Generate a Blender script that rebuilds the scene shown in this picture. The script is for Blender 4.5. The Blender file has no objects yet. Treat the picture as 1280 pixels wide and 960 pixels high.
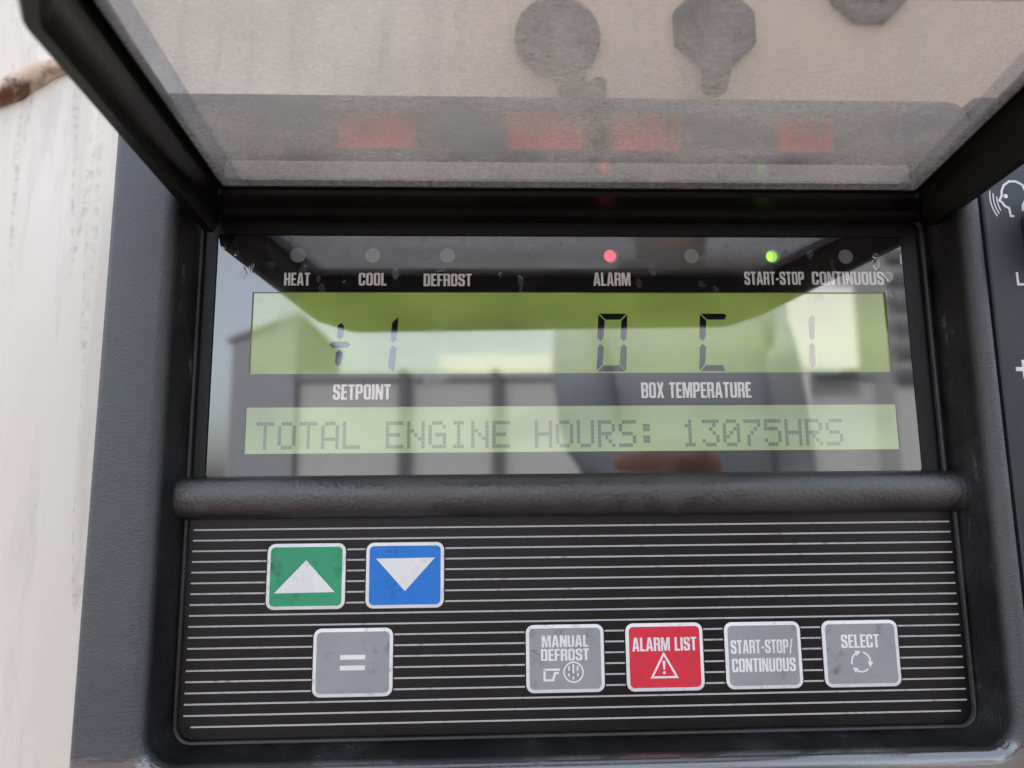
import bpy, bmesh, math, random
from mathutils import Vector, Matrix
from mathutils.geometry import tessellate_polygon
random.seed(7)
S = bpy.context.scene
COL = S.collection
MM = 0.001

# ---------------------------------------------------------------- camera
cam = bpy.data.cameras.new("camera")
cam.sensor_width = 36.0
cam.lens = 36.0 * 890.0 / 1280.0
cam.clip_start = 0.004
cam.clip_end = 400.0
cam.dof.use_dof = True
cam.dof.focus_distance = 0.188
cam.dof.aperture_fstop = 13.0
cam_o = bpy.data.objects.new("camera", cam)
COL.objects.link(cam_o)
_x, _f, _u = (0.99929, -0.03642, -0.00954), (0.03743, 0.98819, 0.14857), (0.00402, -0.14882, 0.98886)
_l = (-0.02453, -0.19046, 0.00923)
cam_o.matrix_world = Matrix(((_x[0], _u[0], -_f[0], _l[0]), (_x[1], _u[1], -_f[1], _l[1]), (_x[2], _u[2], -_f[2], _l[2]), (0, 0, 0, 1)))
S.camera = cam_o

# ---------------------------------------------------------------- sky, sun, exposure
SUN_EL, SUN_AZ = math.radians(48), math.radians(335)      # azimuth clockwise from +Y
W = bpy.data.worlds.new("World")
S.world = W
W.use_nodes = True
nt = W.node_tree
for n in list(nt.nodes):
    nt.nodes.remove(n)
sky = nt.nodes.new("ShaderNodeTexSky")
sky.sky_type = 'NISHITA'
sky.sun_disc = False
sky.sun_elevation = SUN_EL
sky.sun_rotation = SUN_AZ
sky.air_density = 1.0
sky.dust_density = 4.0
sky.ozone_density = 1.0
hs = nt.nodes.new("ShaderNodeHueSaturation")
hs.inputs['Saturation'].default_value = 0.45
bg = nt.nodes.new("ShaderNodeBackground")
bg.inputs['Strength'].default_value = 0.15
wo = nt.nodes.new("ShaderNodeOutputWorld")
nt.links.new(sky.outputs[0], hs.inputs['Color'])
nt.links.new(hs.outputs[0], bg.inputs['Color'])
nt.links.new(bg.outputs[0], wo.inputs['Surface'])
sun = bpy.data.lights.new("sun", 'SUN')
sun.energy = 2.2
sun.angle = math.radians(8)
sun.color = (1.0, 0.96, 0.9)
sun_o = bpy.data.objects.new("sun", sun)
COL.objects.link(sun_o)
_d = Vector((math.sin(SUN_AZ) * math.cos(SUN_EL), math.cos(SUN_AZ) * math.cos(SUN_EL), math.sin(SUN_EL)))
sun_o.rotation_euler = (-_d).to_track_quat('-Z', 'Y').to_euler()
S.view_settings.view_transform = 'Standard'
S.view_settings.look = 'None'
S.view_settings.exposure = 2.12
S.view_settings.gamma = 1.0
S.view_settings.use_curve_mapping = False
S.cycles.max_bounces = 10
S.cycles.transparent_max_bounces = 16
S.cycles.use_denoising = True

# ---------------------------------------------------------------- materials
class NB:
    """small node-tree builder"""
    def __init__(self, name):
        self.m = bpy.data.materials.new(name)
        self.m.use_nodes = True
        self.t = self.m.node_tree
        self.b = self.t.nodes['Principled BSDF']
        self.out = self.t.nodes['Material Output']
    def n(self, typ, **kw):
        o = self.t.nodes.new(typ)
        for k, v in kw.items():
            if k.startswith('i_'):
                key = k[2:]
                key = int(key) if key.isdigit() else key.replace('_', ' ')
                o.inputs[key].default_value = v
            else:
                setattr(o, k, v)
        return o
    def l(self, a, b):
        self.t.links.new(a, b)
    def coord(self, sx=1, sy=1, sz=1):
        tc = self.n('ShaderNodeTexCoord')
        mp = self.n('ShaderNodeMapping')
        mp.inputs['Scale'].default_value = (sx, sy, sz)
        self.l(tc.outputs['Object'], mp.inputs['Vector'])
        return mp.outputs[0]
    def noise(self, vec, scale, detail=3, rough=0.55, dist=0.0):
        o = self.n('ShaderNodeTexNoise')
        o.inputs['Scale'].default_value = scale
        o.inputs['Detail'].default_value = detail
        o.inputs['Roughness'].default_value = rough
        o.inputs['Distortion'].default_value = dist
        self.l(vec, o.inputs['Vector'])
        return o.outputs['Fac']
    def ramp(self, fac, a, b, va=0.0, vb=1.0):
        o = self.n('ShaderNodeMapRange')
        o.inputs['From Min'].default_value = a
        o.inputs['From Max'].default_value = b
        o.inputs['To Min'].default_value = va
        o.inputs['To Max'].default_value = vb
        self.l(fac, o.inputs['Value'])
        return o.outputs[0]
    def mul(self, a, b, op='MULTIPLY'):
        o = self.n('ShaderNodeMath', operation=op)
        for i, v in enumerate((a, b)):
            if isinstance(v, (int, float)):
                o.inputs[i].default_value = v
            else:
                self.l(v, o.inputs[i])
        return o.outputs[0]
    def mix(self, fac, a, b):
        o = self.n('ShaderNodeMix', data_type='RGBA')
        if isinstance(fac, (int, float)):
            o.inputs[0].default_value = fac
        else:
            self.l(fac, o.inputs[0])
        for i, v in ((6, a), (7, b)):
            if isinstance(v, tuple):
                o.inputs[i].default_value = (*v[:3], 1)
            else:
                self.l(v, o.inputs[i])
        return o.outputs[2]
    def bump(self, h, dist, strength=1.0):
        o = self.n('ShaderNodeBump')
        o.inputs['Distance'].default_value = dist
        o.inputs['Strength'].default_value = strength
        self.l(h, o.inputs['Height'])
        return o.outputs[0]
    def set(self, k, v):
        s = self.b.inputs[k]
        if isinstance(v, (int, float)):
            s.default_value = v
        elif isinstance(v, tuple):
            s.default_value = (*v[:3], 1) if len(s.default_value) == 4 else v
        else:
            self.l(v, s)

def hexlin(h):
    h = h.lstrip('#')
    r = []
    for i in (0, 2, 4):
        c = int(h[i:i + 2], 16) / 255
        r.append(c / 12.92 if c <= 0.04045 else ((c + 0.055) / 1.055) ** 2.4)
    return tuple(r)

def flat(name, col, rough=0.5, ior=1.45, smudge=0.0, smudge_col=(0.03, 0.028, 0.025), scale=260):
    k = NB(name)
    if smudge:
        v = k.coord()
        a = k.noise(v, scale, 5, 0.7, 0.4)
        b = k.noise(v, scale * 0.22, 3)
        f = k.mul(k.ramp(a, 0.52, 0.66), k.ramp(b, 0.45, 0.60))
        g = k.noise(v, 90, 4)
        base = k.mix(k.ramp(g, 0.3, 0.7), tuple(c * 0.93 for c in col), tuple(min(1, c * 1.05) for c in col))
        k.set('Base Color', k.mix(k.mul(f, smudge), base, smudge_col))
    else:
        k.set('Base Color', col)
    k.set('Roughness', rough)
    k.set('IOR', ior)
    return k.m

def grain_plastic(name, col, rough, grain=900, dist=0.00009, dusty=0.25, dust_col=(0.11, 0.11, 0.115), ior=1.5):
    k = NB(name)
    v = k.coord(1, 1, 1.35)
    g = k.noise(v, grain, 2, 0.5)
    g2 = k.noise(v, grain * 2.7, 2, 0.5)
    h = k.mul(g, k.mul(g2, 0.35), 'ADD')
    k.set('Normal', k.bump(h, dist, 0.9))
    d = k.noise(k.coord(), 34, 6, 0.62, 0.5)
    s = k.noise(k.coord(1, 1, 0.25), 160, 4, 0.6)
    f = k.mul(k.ramp(d, 0.44, 0.72), k.ramp(s, 0.3, 0.75, 0.3, 1.0))
    sp = k.ramp(k.noise(k.coord(), 700, 2), 0.73, 0.78)
    f2 = k.mul(k.mul(f, dusty), k.mul(sp, 0.5 * dusty), 'ADD')
    k.set('Base Color', k.mix(f2, col, dust_col))
    k.set('Roughness', k.ramp(d, 0.35, 0.7, rough - 0.07, rough + 0.09))
    k.set('IOR', ior)
    return k.m

M = {}
def shell_mat():
    k = NB('shell_plastic_part_wet')
    v = k.coord(1, 1, 1.35)
    g = k.noise(v, 1250, 2)
    g2 = k.noise(v, 3000, 2)
    tc = k.n('ShaderNodeTexCoord')
    sep = k.n('ShaderNodeSeparateXYZ')
    k.l(tc.outputs['Object'], sep.inputs[0])
    d = k.noise(k.coord(), 34, 6, 0.62, 0.5)
    s2 = k.noise(k.coord(1, 1, 0.25), 160, 4, 0.6)
    zz = k.mul(sep.outputs['Z'], k.mul(k.noise(k.coord(1, 1, 3), 55, 4, 0.6), 0.012), 'ADD')
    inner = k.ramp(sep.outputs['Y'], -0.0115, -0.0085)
    wet = k.mul(k.ramp(zz, -0.0455, -0.0475), k.ramp(sep.outputs['Y'], -0.0080, -0.0092))
    f = k.mul(k.ramp(d, 0.44, 0.72), k.ramp(s2, 0.3, 0.75, 0.3, 1.0))
    sp = k.ramp(k.noise(k.coord(), 700, 2), 0.73, 0.78)
    scuff = k.mul(k.ramp(k.noise(k.coord(1, 1, .35), 210, 5, .7), .60, .72), k.ramp(d, .48, .6))
    f2 = k.mul(k.mul(f, 0.22), k.mul(k.mul(sp, 0.12), k.mul(scuff, k.ramp(inner, 0, 1, .35, .9)), 'ADD'), 'ADD')
    base = k.mix(inner, (0.060, 0.063, 0.072), (0.0075, 0.0075, 0.008))  # recess walls darker than the front: their shade is put into the base colour
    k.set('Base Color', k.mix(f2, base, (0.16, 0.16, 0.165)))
    rough = k.ramp(d, 0.35, 0.7, 0.40, 0.52)
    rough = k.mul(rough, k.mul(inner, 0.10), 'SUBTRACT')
    k.set('Roughness', k.mul(rough, k.mul(wet, 0.30), 'SUBTRACT'))
    h = k.mul(k.mul(g, k.mul(g2, 0.35), 'ADD'), k.ramp(wet, 0, 1, 1.0, 0.12))
    k.set('Normal', k.bump(h, 0.00020, 1.0))
    k.set('IOR', k.mul(k.ramp(inner, 0, 1, 1.6, 1.42), k.mul(wet, 0.9), 'ADD'))
    return k.m
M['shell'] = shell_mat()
M['frame'] = grain_plastic('lid_frame_plastic', (0.0028, 0.0025, 0.0025), 0.36, 1100, 0.00005, 0.10, (0.05, 0.042, 0.038), 1.33)
M['gasket'] = grain_plastic('gasket_rubber', (0.008, 0.008, 0.008), 0.32, 1500, 0.00018, 0.3, (0.11, 0.11, 0.115), 1.55)
M['strip'] = flat('inner_strip_black', (0.010, 0.010, 0.011), 0.5)
M['white_ink'] = flat('white_ink', (0.80, 0.80, 0.79), 0.42, 1.45, 0.35, (0.25, 0.24, 0.22))
M['plate_ink'] = flat('window_ink', (0.82, 0.81, 0.78), 0.25)

def bar_mat():
    k = NB('bar_plastic_stained')
    v = k.coord()
    g = k.noise(v, 1000, 2)
    k.set('Normal', k.bump(g, 0.00016, 1.0))
    k.set('IOR', 1.85)
    st = k.noise(k.coord(1, 1, 0.8), 85, 4, 0.5, 1.2)
    wet = k.ramp(st, 0.56, 0.60, 0.0, 0.6)
    dry = k.noise(v, 60, 3, 0.5, 0.6)
    c = k.mix(k.ramp(dry, 0.35, 0.65), (0.017, 0.015, 0.015), (0.032, 0.030, 0.030))
    k.set('Base Color', k.mix(wet, c, (0.012, 0.010, 0.010)))
    k.set('Roughness', k.mul(k.ramp(dry, 0.3, 0.7, 0.34, 0.48), k.mul(wet, 0.14), 'SUBTRACT'))
    return k.m
M['bar'] = bar_mat()

def membrane_mat():
    k = NB('keypad_membrane')
    v = k.coord()
    n = k.noise(v, 45, 5, 0.6)
    f = k.noise(v, 1800, 2)
    c = k.mix(k.ramp(n, 0.35, 0.7), (0.005, 0.0034, 0.0040), (0.010, 0.0075, 0.0083))
    sp = k.ramp(k.noise(v, 520, 2), 0.76, 0.8)
    k.set('Base Color', k.mix(k.mul(sp, 0.5), c, (0.3, 0.3, 0.3)))
    k.set('Roughness', k.ramp(n, 0.3, 0.7, 0.30, 0.42))
    k.set('Normal', k.bump(f, 0.00002, 0.6))
    k.set('IOR', 1.42)
    return k.m
M['membrane'] = membrane_mat()
M['line_ink'] = flat('line_ink', (0.50, 0.50, 0.51), 0.4, 1.45, 0.75, (0.15, 0.14, 0.14), 420)

WIN_IOR = 2.5
def window_finish(k, col, emit=None, emit_s=0.0, stain=1.0):
    """glossy window surface with dried droplet rings and wipe marks"""
    v = k.coord()
    top = k.n('ShaderNodeSeparateXYZ')
    tc = k.n('ShaderNodeTexCoord')
    k.l(tc.outputs['Object'], top.inputs[0])
    band = k.ramp(top.outputs['Z'], 0.058, 0.079, 0.12, 1.0)
    # droplet rings
    vo = k.n('ShaderNodeTexVoronoi', feature='F1')
    vo.inputs['Scale'].default_value = 190
    vo.inputs['Randomness'].default_value = 1.0
    wob = k.n('ShaderNodeVectorMath', operation='ADD')
    nz = k.n('ShaderNodeTexNoise')
    nz.inputs['Scale'].default_value = 260
    k.l(v, nz.inputs['Vector'])
    sc = k.n('ShaderNodeVectorMath', operation='SCALE')
    sc.inputs['Scale'].default_value = 0.0042
    k.l(nz.outputs['Color'], sc.inputs[0])
    mp2 = k.coord(1.25, 1, 0.85)
    k.l(mp2, wob.inputs[0])
    k.l(sc.outputs[0], wob.inputs[1])
    k.l(wob.outputs[0], vo.inputs['Vector'])
    sep = k.n('ShaderNodeSeparateColor')
    k.l(vo.outputs['Color'], sep.inputs[0])
    rad = k.ramp(sep.outputs[1], 0, 1, 0.12, 0.36)
    dist = k.mul(vo.outputs['Distance'], rad, 'SUBTRACT')
    ring = k.mul(k.ramp(k.mul(k.mul(dist, 1.0, 'ADD'), 1.0, 'SUBTRACT'), 0.0, 0.05, 1.0, 0.0), k.ramp(dist, -0.07, -0.01, 0.0, 1.0))
    disc = k.ramp(dist, -0.02, 0.02, 1.0, 0.0)
    pick = k.mul(k.ramp(k.mul(sep.outputs[0], band), 0.20, 0.23), 1.0)
    ringm = k.mul(k.mul(ring, pick), stain)
    discm = k.mul(k.mul(disc, pick), stain)
    dust = k.ramp(k.noise(v, 900, 2), 0.74, 0.8)
    smear = k.ramp(k.noise(k.coord(1, 1, 0.3), 70, 5, 0.65), 0.52, 0.8)
    c0 = k.mix(k.mul(k.mul(smear, 0.035), k.mul(dust, 0.12), 'ADD'), col, (0.5, 0.5, 0.5))
    k.set('Base Color', k.mix(k.mul(k.mul(ringm, 0.4), k.mul(discm, 0.05), 'ADD'), c0, (0.05, 0.05, 0.05)))
    rough = k.mul(k.mul(k.mul(discm, 0.12), k.mul(smear, 0.06), 'ADD'), 0.035, 'ADD')
    k.set('Roughness', rough)
    k.set('IOR', WIN_IOR)
    k.set('Normal', k.bump(k.mul(ringm, k.mul(discm, 0.3), 'ADD'), 0.00002, 0.4))
    if emit:
        un = k.noise(k.coord(1, 1, 2), 26, 3, 0.5)
        k.set('Emission Color', emit)
        k.set('Emission Strength', k.mul(k.ramp(un, 0.3, 0.7, 0.55, 1.45), emit_s))
    return k.m
M['window'] = window_finish(NB('display_window_black'), (0.012, 0.012, 0.013))
M['lcd'] = window_finish(NB('lcd_green'), (0.135, 0.18, 0.062), (0.27, 0.37, 0.07), 0.085, 0.5)
M['lcd_pale'] = window_finish(NB('lcd_pale_green'), (0.22, 0.285, 0.155), (0.44, 0.55, 0.28), 0.07, 0.4)
M['segment'] = window_finish(NB('lcd_segment_black'), (0.012, 0.013, 0.015), None, 0, 0.3)
M['dot'] = window_finish(NB('lcd_dot_grey'), (0.115, 0.145, 0.10), (0.10, 0.17, 0.10), 0.09, 0.2)
M['lens_off'] = window_finish(NB('lamp_lens_clear'), (0.20, 0.21, 0.21), None, 0, 0.3)
M['win_ink'] = window_finish(NB('window_white_ink'), (0.78, 0.76, 0.73), None, 0, 0.3)
def glow(name, col, s):
    k = NB(name)
    k.set('Base Color', tuple(c * 0.5 for c in col))
    k.set('Emission Color', col)
    k.set('Emission Strength', s)
    return k.m
M['red_led'] = glow('red_led_glow', (1.0, 0.05, 0.08), 0.9)
M['red_soft'] = glow('red_led_soft', (1.0, 0.12, 0.13), 0.35)
M['green_led'] = glow('green_led_glow', (0.22, 0.85, 0.03), 0.75)
M['green_soft'] = glow('green_led_soft', (0.25, 0.6, 0.12), 0.25)

M['key_white'] = flat('key_border_white', (0.88, 0.89, 0.89), 0.38, 1.5, 0.55, (0.22, 0.21, 0.19), 330)
M['key_green'] = flat('key_green', (0.030, 0.34, 0.165), 0.42, 1.5, 0.8, (0.015, 0.05, 0.03))
M['key_blue'] = flat('key_blue', (0.010, 0.20, 0.68), 0.42, 1.5, 0.8, (0.01, 0.03, 0.09))
M['key_grey'] = flat('key_grey', (0.33, 0.34, 0.355), 0.42, 1.5, 0.7, (0.09, 0.088, 0.08))
M['key_red'] = flat('key_red', (0.74, 0.030, 0.060), 0.42, 1.5, 0.4, (0.25, 0.03, 0.03))
M['sym_white'] = flat('symbol_white', (0.86, 0.86, 0.85), 0.45, 1.45, 0.4, (0.35, 0.34, 0.32), 300)

def pane_mat(name, haze, tint):
    k = NB(name)
    k.t.nodes.remove(k.b)
    v = k.coord()
    tr = k.n('ShaderNodeBsdfTransparent')
    tr.inputs['Color'].default_value = (*tint, 1)
    gl = k.n('ShaderNodeBsdfGlossy')
    gl.inputs['Roughness'].default_value = 0.11
    lw = k.n('ShaderNodeLayerWeight')
    lw.inputs['Blend'].default_value = 0.5
    fres = k.mul(k.mul(k.mul(lw.outputs['Facing'], 5.0, 'POWER'), 0.95), 0.045, 'ADD')
    m1 = k.n('ShaderNodeMixShader')
    k.l(fres, m1.inputs[0])
    k.l(tr.outputs[0], m1.inputs[1])
    k.l(gl.outputs[0], m1.inputs[2])
    df = k.n('ShaderNodeBsdfDiffuse')
    df.inputs['Color'].default_value = (0.66, 0.60, 0.54, 1)
    tl = k.n('ShaderNodeBsdfTranslucent')
    tl.inputs['Color'].default_value = (0.74, 0.67, 0.60, 1)
    m2 = k.n('ShaderNodeMixShader')
    m2.inputs[0].default_value = 0.6
    k.l(df.outputs[0], m2.inputs[1])
    k.l(tl.outputs[0], m2.inputs[2])
    big = k.noise(k.coord(0.7, 1, 1), 45, 4, 0.6)
    fine = k.noise(k.coord(0.55, 1.6, 1), 1100, 3, 0.7)
    spk = k.ramp(k.noise(v, 1500, 1), 0.72, 0.77)
    scr = k.ramp(k.noise(k.coord(14, 0.5, 1), 60, 2), 0.70, 0.74)
    f = k.mul(k.mul(k.ramp(big, 0.3, 0.7, 0.55, 1.5), k.ramp(fine, 0.3, 0.7, 0.45, 1.55)), haze)
    f = k.mul(f, k.mul(k.mul(spk, 0.22), k.mul(scr, 0.10), 'ADD'), 'ADD')
    m3 = k.n('ShaderNodeMixShader')
    k.l(f, m3.inputs[0])
    k.l(m1.outputs[0], m3.inputs[1])
    k.l(m2.outputs[0], m3.inputs[2])
    k.l(m3.outputs[0], k.out.inputs['Surface'])
    return k.m
M['pane'] = pane_mat('lid_pane_dusty_clear', 0.25, (0.88, 0.86, 0.84))
M['pane_rim'] = pane_mat('lid_pane_rim_frosted', 0.26, (0.70, 0.72, 0.75))
M['rim_wall'] = pane_mat('lid_rim_wall_frosted', 0.78, (0.8, 0.8, 0.82))

def wall_mat():
    k = NB('dirty_white_paint')
    v = k.coord()
    st = k.noise(k.coord(1, 1, 0.12), 95, 5, 0.6, 0.4)
    st2 = k.noise(k.coord(1, 1, 0.2), 38, 4, 0.6)
    c = k.mix(k.ramp(st2, 0.35, 0.75), (0.86, 0.81, 0.715), (0.81, 0.74, 0.635))
    c = k.mix(k.mul(k.ramp(st, 0.52, 0.66), 0.42), c, (0.56, 0.53, 0.48))
    # tan tint, uneven at its left edge, full towards the right
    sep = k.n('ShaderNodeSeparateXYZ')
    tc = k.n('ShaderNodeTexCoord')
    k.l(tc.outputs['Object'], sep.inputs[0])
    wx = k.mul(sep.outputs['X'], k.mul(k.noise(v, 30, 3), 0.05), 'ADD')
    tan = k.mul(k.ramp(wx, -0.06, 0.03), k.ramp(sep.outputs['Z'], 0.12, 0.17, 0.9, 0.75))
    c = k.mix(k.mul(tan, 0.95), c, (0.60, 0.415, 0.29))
    dr = k.noise(k.coord(1, 1, 0.045), 62, 3, 0.5, 0.15)
    edge = k.mul(k.ramp(dr, 0.585, 0.60), k.ramp(dr, 0.62, 0.605))
    core = k.ramp(dr, 0.59, 0.66)
    c = k.mix(k.mul(core, 0.30), c, (0.52, 0.47, 0.41))
    c = k.mix(k.mul(k.mul(edge, k.ramp(k.noise(v, 300, 4, .7), 0.45, 0.62)), 0.40), c, (0.30, 0.26, 0.21))
    dots = k.ramp(k.noise(v, 420, 3, 0.6), 0.70, 0.74)
    pick = k.ramp(k.noise(v, 60, 3), 0.5, 0.6)
    c = k.mix(k.mul(k.mul(dots, pick), 0.6), c, (0.16, 0.13, 0.10))
    k.set('Base Color', c)
    k.set('Roughness', 0.45)
    k.set('Normal', k.bump(k.noise(v, 120, 4), 0.0003, 0.4))
    return k.m
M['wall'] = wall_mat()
def sealant_mat():
    k = NB('rusty_brown_sealant')
    v = k.coord()
    n = k.noise(v, 60, 4, 0.6, 0.6)
    k.set('Base Color', k.mix(k.ramp(n, 0.44, 0.56), (0.15, 0.065, 0.028), (0.70, 0.52, 0.40)))
    k.set('Roughness', 0.35)
    k.set('Normal', k.bump(n, 0.0015, 0.8))
    return k.m
M['sealant'] = sealant_mat()
M['rubber'] = grain_plastic('switch_rubber', (0.022, 0.021, 0.023), 0.5, 500, 0.0002, 0.5)
M['cable'] = grain_plastic('cable_sheath', (0.018, 0.020, 0.020), 0.5, 500, 0.0001, 0.4)
def orange_patch_mat():
    k = NB('orange_red_patch')  # orange-red that turns dark towards its top and sides
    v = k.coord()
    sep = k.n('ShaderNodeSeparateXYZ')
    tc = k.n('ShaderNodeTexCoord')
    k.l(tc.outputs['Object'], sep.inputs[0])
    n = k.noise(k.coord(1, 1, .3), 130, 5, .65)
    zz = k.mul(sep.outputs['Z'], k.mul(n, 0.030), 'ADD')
    fade = k.ramp(zz, 0.106, 0.128, 0.0, 0.97)
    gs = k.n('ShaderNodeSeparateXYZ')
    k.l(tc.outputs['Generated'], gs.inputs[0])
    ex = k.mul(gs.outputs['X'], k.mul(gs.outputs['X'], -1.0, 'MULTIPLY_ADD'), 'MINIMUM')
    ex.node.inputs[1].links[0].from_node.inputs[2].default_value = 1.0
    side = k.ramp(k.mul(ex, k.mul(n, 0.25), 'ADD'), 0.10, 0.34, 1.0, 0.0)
    fade = k.mul(fade, side, 'MAXIMUM')
    k.set('Base Color', k.mix(fade, (0.72, 0.085, 0.03), (0.06, 0.055, 0.055)))
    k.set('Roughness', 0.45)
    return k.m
M['orange'] = orange_patch_mat()
M['switch_plate'] = grain_plastic('switch_plate_plastic', (0.040, 0.044, 0.052), 0.5, 1300, 0.00006, 0.2)

# ---------------------------------------------------------------- mesh helpers (all lengths in mm)
def link(name, me, mats, parent=None):
    o = bpy.data.objects.new(name, me)
    for m in (mats if isinstance(mats, (list, tuple)) else [mats]):
        me.materials.append(m)
    COL.objects.link(o)
    if parent:
        o.parent = parent
    return o

def from_bm(name, bm, mats, parent=None, smooth=True, angle=40):
    bmesh.ops.recalc_face_normals(bm, faces=bm.faces)
    me = bpy.data.meshes.new(name)
    bm.to_mesh(me)
    bm.free()
    if smooth:
        for p in me.polygons:
            p.use_smooth = True
        me.set_sharp_from_angle(angle=math.radians(angle))
    return link(name, me, mats, parent)

def thing(name, label, cat, group=None, loc=(0, 0, 0)):
    o = bpy.data.objects.new(name, None)
    o.empty_display_size = 0.02
    COL.objects.link(o)
    o.location = loc
    o['label'] = label
    o['category'] = cat
    if group:
        o['group'] = group
    return o

def tag(o, label, cat, group=None):
    o['label'] = label
    o['category'] = cat
    if group:
        o['group'] = group
    return o

def V(x, y, z):
    return Vector((x * MM, y * MM, z * MM))

def rring(x0, x1, z0, z1, r, n=6):
    """closed rounded-rectangle outline; r is one radius or four (bl, br, tr, tl)"""
    if not isinstance(r, (list, tuple)):
        r = (r,) * 4
    pts = []
    for (cx, cz, rr, a0) in ((x0 + r[0], z0 + r[0], r[0], 180), (x1 - r[1], z0 + r[1], r[1], 270), (x1 - r[2], z1 - r[2], r[2], 0), (x0 + r[3], z1 - r[3], r[3], 90)):
        for i in range(n + 1):
            a = math.radians(a0 + 90 * i / n)
            pts.append((cx + rr * math.cos(a), cz + rr * math.sin(a)))
    return pts

def loft(bm, rings, cap_first=False, cap_last=False, mat=0):
    vs = [[bm.verts.new(p) for p in r] for r in rings]
    for a, b in zip(vs, vs[1:]):
        n = len(a)
        for i in range(n):
            f = bm.faces.new((a[i], a[(i + 1) % n], b[(i + 1) % n], b[i]))
            f.material_index = mat
    if cap_first:
        bm.faces.new(vs[0]).material_index = mat
    if cap_last:
        bm.faces.new(vs[-1]).material_index = mat
    return vs

def fill2d(bm, contours, y, mat=0, xf=None):
    """flat fill of an outline and its holes, in the X-Z plane at depth y (mm)"""
    polys = [[Vector((p[0], p[1], 0)) for p in c] for c in contours]
    flatp = [p for c in polys for p in c]
    tris = tessellate_polygon(polys)
    vs = []
    for p in flatp:
        q = xf(p.x, p.y) if xf else (p.x, p.y)
        vs.append(bm.verts.new(V(q[0], y, q[1])))
    for t in tris:
        a, b, c = (flatp[i] for i in t)
        if abs((b.x - a.x) * (c.y - a.y) - (b.y - a.y) * (c.x - a.x)) < 1e-9:
            continue
        order = t if ((b.x - a.x) * (c.y - a.y) - (b.y - a.y) * (c.x - a.x)) > 0 else (t[0], t[2], t[1])
        try:
            bm.faces.new([vs[i] for i in order]).material_index = mat
        except ValueError:
            pass

def flat_obj(name, contour_sets, y, mat, parent):
    bm = bmesh.new()
    for cs in contour_sets:
        fill2d(bm, cs, y)
    me = bpy.data.meshes.new(name)
    bm.to_mesh(me)
    bm.free()
    return link(name, me, mat, parent)

def circle(cx, cz, r, n=32, a0=0, a1=360):
    return [(cx + r * math.cos(math.radians(a0 + (a1 - a0) * i / n)), cz + r * math.sin(math.radians(a0 + (a1 - a0) * i / n))) for i in range(n if a1 - a0 == 360 else n + 1)]

def rect(x0, x1, z0, z1):
    return [(x0, z0), (x1, z0), (x1, z1), (x0, z1)]

def round_path(pts, r, n=5):
    """rounds the inner corners of an open polyline"""
    out = [pts[0]]
    for p, q, s in zip(pts, pts[1:], pts[2:]):
        a = Vector(p) - Vector(q)
        b = Vector(s) - Vector(q)
        rr = min(r, a.length * 0.49, b.length * 0.49)
        A = Vector(q) + a.normalized() * rr
        B = Vector(q) + b.normalized() * rr
        for i in range(n + 1):
            t = i / n
            out.append(tuple(A * (1 - t) ** 2 + Vector(q) * 2 * t * (1 - t) + B * t * t))
    out.append(pts[-1])
    return out

def stroke(pts, w, r=0.0, closed=False):
    """thick polyline as contours: one outline, or outline and hole when closed"""
    P = [Vector(p) for p in (round_path(pts, r) if r and not closed else pts)]
    n = len(P)
    L, R = [], []
    for i in range(n):
        a = P[i - 1] if (closed or i > 0) else None
        b = P[(i + 1) % n] if (closed or i < n - 1) else None
        d1 = (P[i] - a).normalized() if a is not None else (b - P[i]).normalized()
        d2 = (b - P[i]).normalized() if b is not None else d1
        n1 = Vector((-d1.y, d1.x))
        n2 = Vector((-d2.y, d2.x))
        m = (n1 + n2)
        m = m.normalized() if m.length > 1e-6 else n1
        s = 1 / max(0.35, m.dot(n1))
        L.append(tuple(P[i] + m * w / 2 * s))
        R.append(tuple(P[i] - m * w / 2 * s))
    if closed:
        return [L, R]
    return [L + R[::-1]]

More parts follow.
